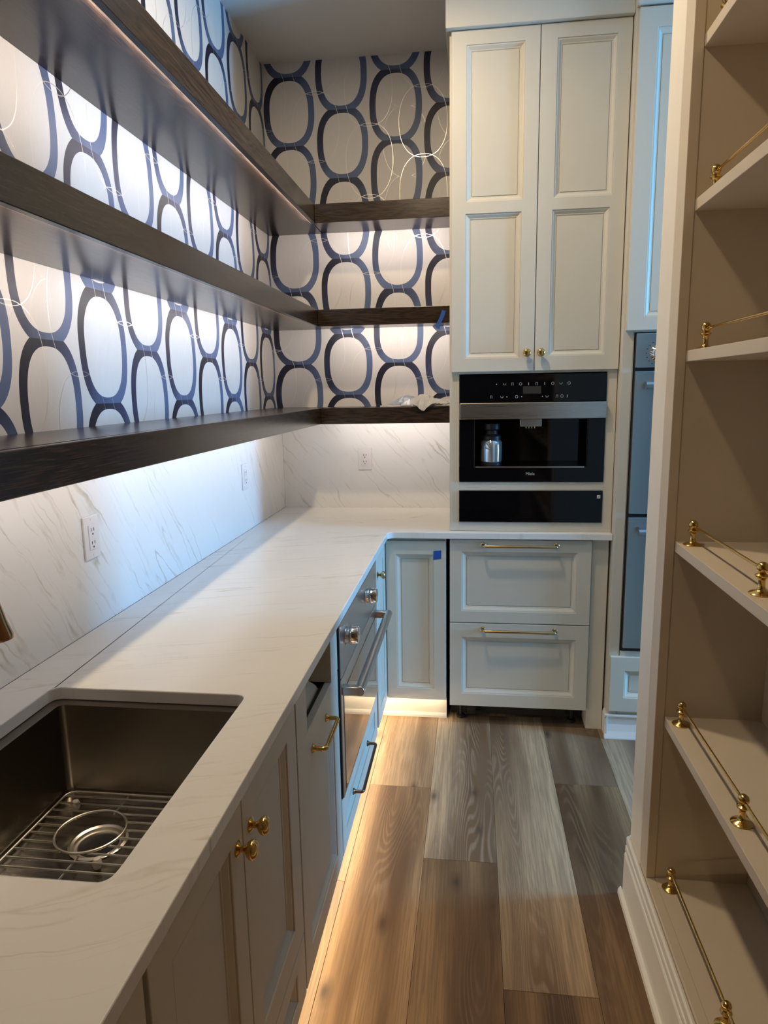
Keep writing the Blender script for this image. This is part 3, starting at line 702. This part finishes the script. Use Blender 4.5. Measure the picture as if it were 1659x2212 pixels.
for xx, kd in ((1.090, 3), (1.135, 1), (1.156, 4), (1.196, 0), (1.217, 4), (1.303, 4), (1.322, 1), (1.363, 3), (1.383, 0), (1.405, 2)): icon(kd, xx, 1.498)
B('steel_band', 'steel_x', cm, mx0, mx1, my-.022, my+.002, 1.4055, 1.474, .0025)
sp = B('spout', 'steel_x', cm, 1.213, 1.303, my-.006, my+.055, 1.372, 1.405, .003)
for dx in (-.018, -.006, .006, .018): MB().lathe([(0, 0), (.0035, 0), (.0025, .010), (0, .010)], (1.258+dx, my+.02, 1.374), (0, 0, -1), 10).build('nozzle', 'chrome', sp)
B('drip_edge', 'steel_x', cm, n0+.004, n1-.01, my-.003, my+.008, 1.1965, 1.2015, .0005)
writing('Miele', .0175, cm, (1.259, my-.0008, 1.170), (PI/2, 0, 0), 'icon')
B('seam', 'display', cm, n0-.003, n0-.001, my-.0006, my+.001, nz0-.002, nz1, 0)
ca = thing('milk_carafe', (1.095, 3.035, nz0+.003), 'small glass milk carafe with dark lid inside the coffee machine niche', 'carafe')
MB().lathe([(0, 0), (.040, 0), (.0455, .006), (.0465, .05), (.0455, .088), (.038, .098), (.0355, .098), (.043, .086), (.044, .05), (.043, .008), (.039, .003), (0, .003)], (1.095, 3.035, nz0+.016), (0, 0, 1), 28).build('glass_body', 'carafe', ca, smooth=True)
MB().lathe([(0, 0), (.044, 0), (.045, .003), (.045, .010), (.042, .012), (0, .012)], (1.095, 3.035, nz0+.003), (0, 0, 1), 28).build('base_ring', 'black', ca, smooth=True)
MB().lathe([(0, 0), (.040, 0), (.040, .016), (.028, .026), (.026, .040), (.036, .047), (.036, .070), (.028, .076), (0, .076)], (1.095, 3.035, nz0+.1145), (0, 0, 1), 24).build('lid', 'black', ca, smooth=True)
wd = thing('warming_drawer', (1.26, 3.2, .958), 'plain black glass warming drawer below the coffee machine', 'drawer')
B('drawer_front', 'glass_black', wd, mx0, 1.5635, my, my+.02, .9585, 1.0945, .001)
B('housing', 'black', wd, mx0+.006, 1.556, my+.02, 3.5, .962, 1.09)
lb = B('touch_symbol', 'plastic', wd, 1.541, 1.555, my-.0008, my+.0005, 1.064, 1.078, 0)
MB().tube([(1.5445, my-.0012, 1.0745), (1.548, my-.0012, 1.070), (1.5515, my-.0012, 1.0745)], .0005, 4).build('symbol_mark', 'cavity', lb)
MB().tube([(1.5445, my-.0012, 1.0675), (1.548, my-.0012, 1.072), (1.5515, my-.0012, 1.0675)], .0005, 4).build('symbol_mark', 'cavity', lb)

# ------------------------------------------------------------------ wall-oven cabinet behind the pillar
oc = thing('oven_tower', (2.0, 3.2, 0), 'tall cream cabinet tower half hidden behind the right wall end', 'cabinet')
yo = 2.92; FYo = FY(yo)
m = MB(); m.box(1.6085, 1.650, yo, 3.58, .10, 2.93); m.box(2.42, 2.46, yo, 3.58, .10, 2.93); m.box(1.650, 2.42, yo, 3.58, 1.745, 2.93); m.box(1.650, 2.42, yo, 3.58, .10, .404); m.box(1.650, 2.42, 3.45, 3.58, .404, 1.745)
m.build('carcass', 'paint', oc, .0015)
panel_front('door', oc, FYo, 1.616, 2.03, 1.752, 2.905, [(1.683, 1.965, 1.803, 2.835)], mold=.02, dep=.012)
panel_front('door', oc, FYo, 2.034, 2.448, 1.752, 2.905, [(2.10, 2.385, 1.803, 2.835)], mold=.02, dep=.012)
panel_front('drawer', oc, FYo, 1.612, 2.448, .130, .382, [(1.672, 2.39, .195, .318)])
m = MB(); m.prism([(0, 0), (.026, 0), (.026, .006), (.016, .035), (.010, .065), (.010, .090), (.018, .104), (.018, .112), (0, .112)], lambda p, q, t: (t, yo-p, q), 1.597, 2.46)
m.prism([(0, 0), (.007, 0), (.007, .09), (0, .112)], lambda p, q, t: (1.6085-p, t, q), yo-.02, 2.9845)
m.build('base_molding', 'trim', oc, .001)
wo = thing('wall_oven', (2.03, 3.2, .404), 'tall stainless double wall oven glimpsed beside the right wall end', 'oven')
B('oven_body', 'black', wo, 1.655, 2.415, yo-.002, 3.44, .406, 1.742, .001)
cpn = B('control_panel', 'steel_z', wo, 1.658, 2.412, yo-.016, yo-.002, 1.606, 1.74, .002)
FYw = FY(yo-.016)
MB().lathe([(0, 0), (.034, 0), (.034, .004), (.026, .008), (.024, .034), (0, .036)], (1.745, yo-.016, 1.662), (0, -1, 0), 28).build('control_knob', 'chrome', cpn, smooth=True)
for i in range(9):
    a = PI*.55 + i*PI*.9/8; MB().box(1.745+.047*math.cos(a)-.003, 1.745+.047*math.cos(a)+.003, yo-.0166, yo-.0155, 1.662+.047*math.sin(a)-.0015, 1.662+.047*math.sin(a)+.0015).build('dial_mark', 'cavity', cpn)
for z0, z1 in ((1.012, 1.592), (.424, .997)):
    d_ = B('oven_door', 'steel_z', wo, 1.658, 2.412, yo-.022, yo-.002, z0, z1, .002)
    hz = z1-.055
    m = MB(); m.tube([(1.690, yo-.066, hz), (2.38, yo-.066, hz)], .0145, 16)
    for xx in (1.71, 2.36): m.box(xx-.012, xx+.012, yo-.066, yo-.022, hz-.014, hz+.014)
    m.build('handle', 'steel_z', d_, smooth=True)

# ------------------------------------------------------------------ small things
def strip(name, mat, pts, label, cat, th=.0006):
    m = MB(); a = [m.bm.verts.new(p) for p in pts]; m.bm.faces.new(a); o = m.build(name, mat, None)
    s_ = o.modifiers.new('solid', 'SOLIDIFY'); s_.thickness = th; s_.offset = 0
    return tag(o, label, cat)
strip('painters_tape', 'tape', [(.843, 2.9642, .827), (.878, 2.9642, .830), (.877, 2.9642, .792), (.842, 2.9642, .787)], 'small blue tape square on the corner cabinet door', 'tape')
m = MB(); P0 = [(.876, YSF-.0012, 1.898), (.868, YSF-.002, 1.872), (.853, YSF-.003, 1.842), (.846, YSF-.006, 1.815)]; vv = []
for i, (a, b, c) in enumerate(P0): vv.append((m.bm.verts.new((a-.009, b, c+.003)), m.bm.verts.new((a+.009, b-(i*.0004), c-.002))))
for a, b in zip(vv, vv[1:]): m.bm.faces.new((a[0], a[1], b[1], b[0]))
o = m.build('painters_tape', 'tape', None); q = o.modifiers.new('solid', 'SOLIDIFY'); q.thickness = .0006; q.offset = 0
tag(o, 'crumpled blue tape strip hanging from the middle shelf edge', 'tape')
def crumple(name, mat, x0, x1, y0, y1, zf, label, cat, nx=16, ny=10, seed=1, th=.0008):
    rnd = random.Random(seed); m = MB(); g = []
    for i in range(nx+1):
        row = []
        for j in range(ny+1):
            a, b = i/nx, j/ny; row.append(m.bm.verts.new((x0+(x1-x0)*a+rnd.uniform(-.004, .004), y0+(y1-y0)*b+rnd.uniform(-.004, .004), zf(a, b)+rnd.uniform(0, .006))))
        g.append(row)
    for i in range(nx):
        for j in range(ny): m.bm.faces.new((g[i][j], g[i+1][j], g[i+1][j+1], g[i][j+1]))
    o = m.build(name, mat, None); s_ = o.modifiers.new('solid', 'SOLIDIFY'); s_.thickness = th; s_.offset = 0
    return tag(o, label, cat)
ZS = 1.4535
def bagz(a, b):
    lip = max(0.0, 1-b/.16)                                      # the front flap hangs over the shelf edge
    hang = -.046*lip*math.exp(-((a-.32)/.16)**2)
    return ZS + .003 + hang + .052*math.sin(PI*min(1, .12+b*.9))*(.40+.60*math.exp(-((a-.34)/.25)**2)) + .007*math.sin(9*a+5*b)*math.sin(7*b)
crumple('plastic_bag', 'film', .715, .905, 3.318, 3.462, bagz, 'crumpled clear plastic bag spilling over the lowest shelf edge', 'bag', 22, 14, 3)
crumple('instruction_packet', 'foil', .600, .765, 3.475, 3.575, lambda a, b: ZS + .003 + .046*math.sin(PI*min(1, a*.9+.05))*math.sin(PI*b), 'silver paper packet lying behind the clear plastic bag', 'packet', 12, 8, 5)
tag(MB().box(.560, .66, 3.375, 3.41, ZS-.001, ZS+.006).build('small_carton', 'plastic', None, .001), 'thin pale carton lying flat left of the plastic bag', 'carton')
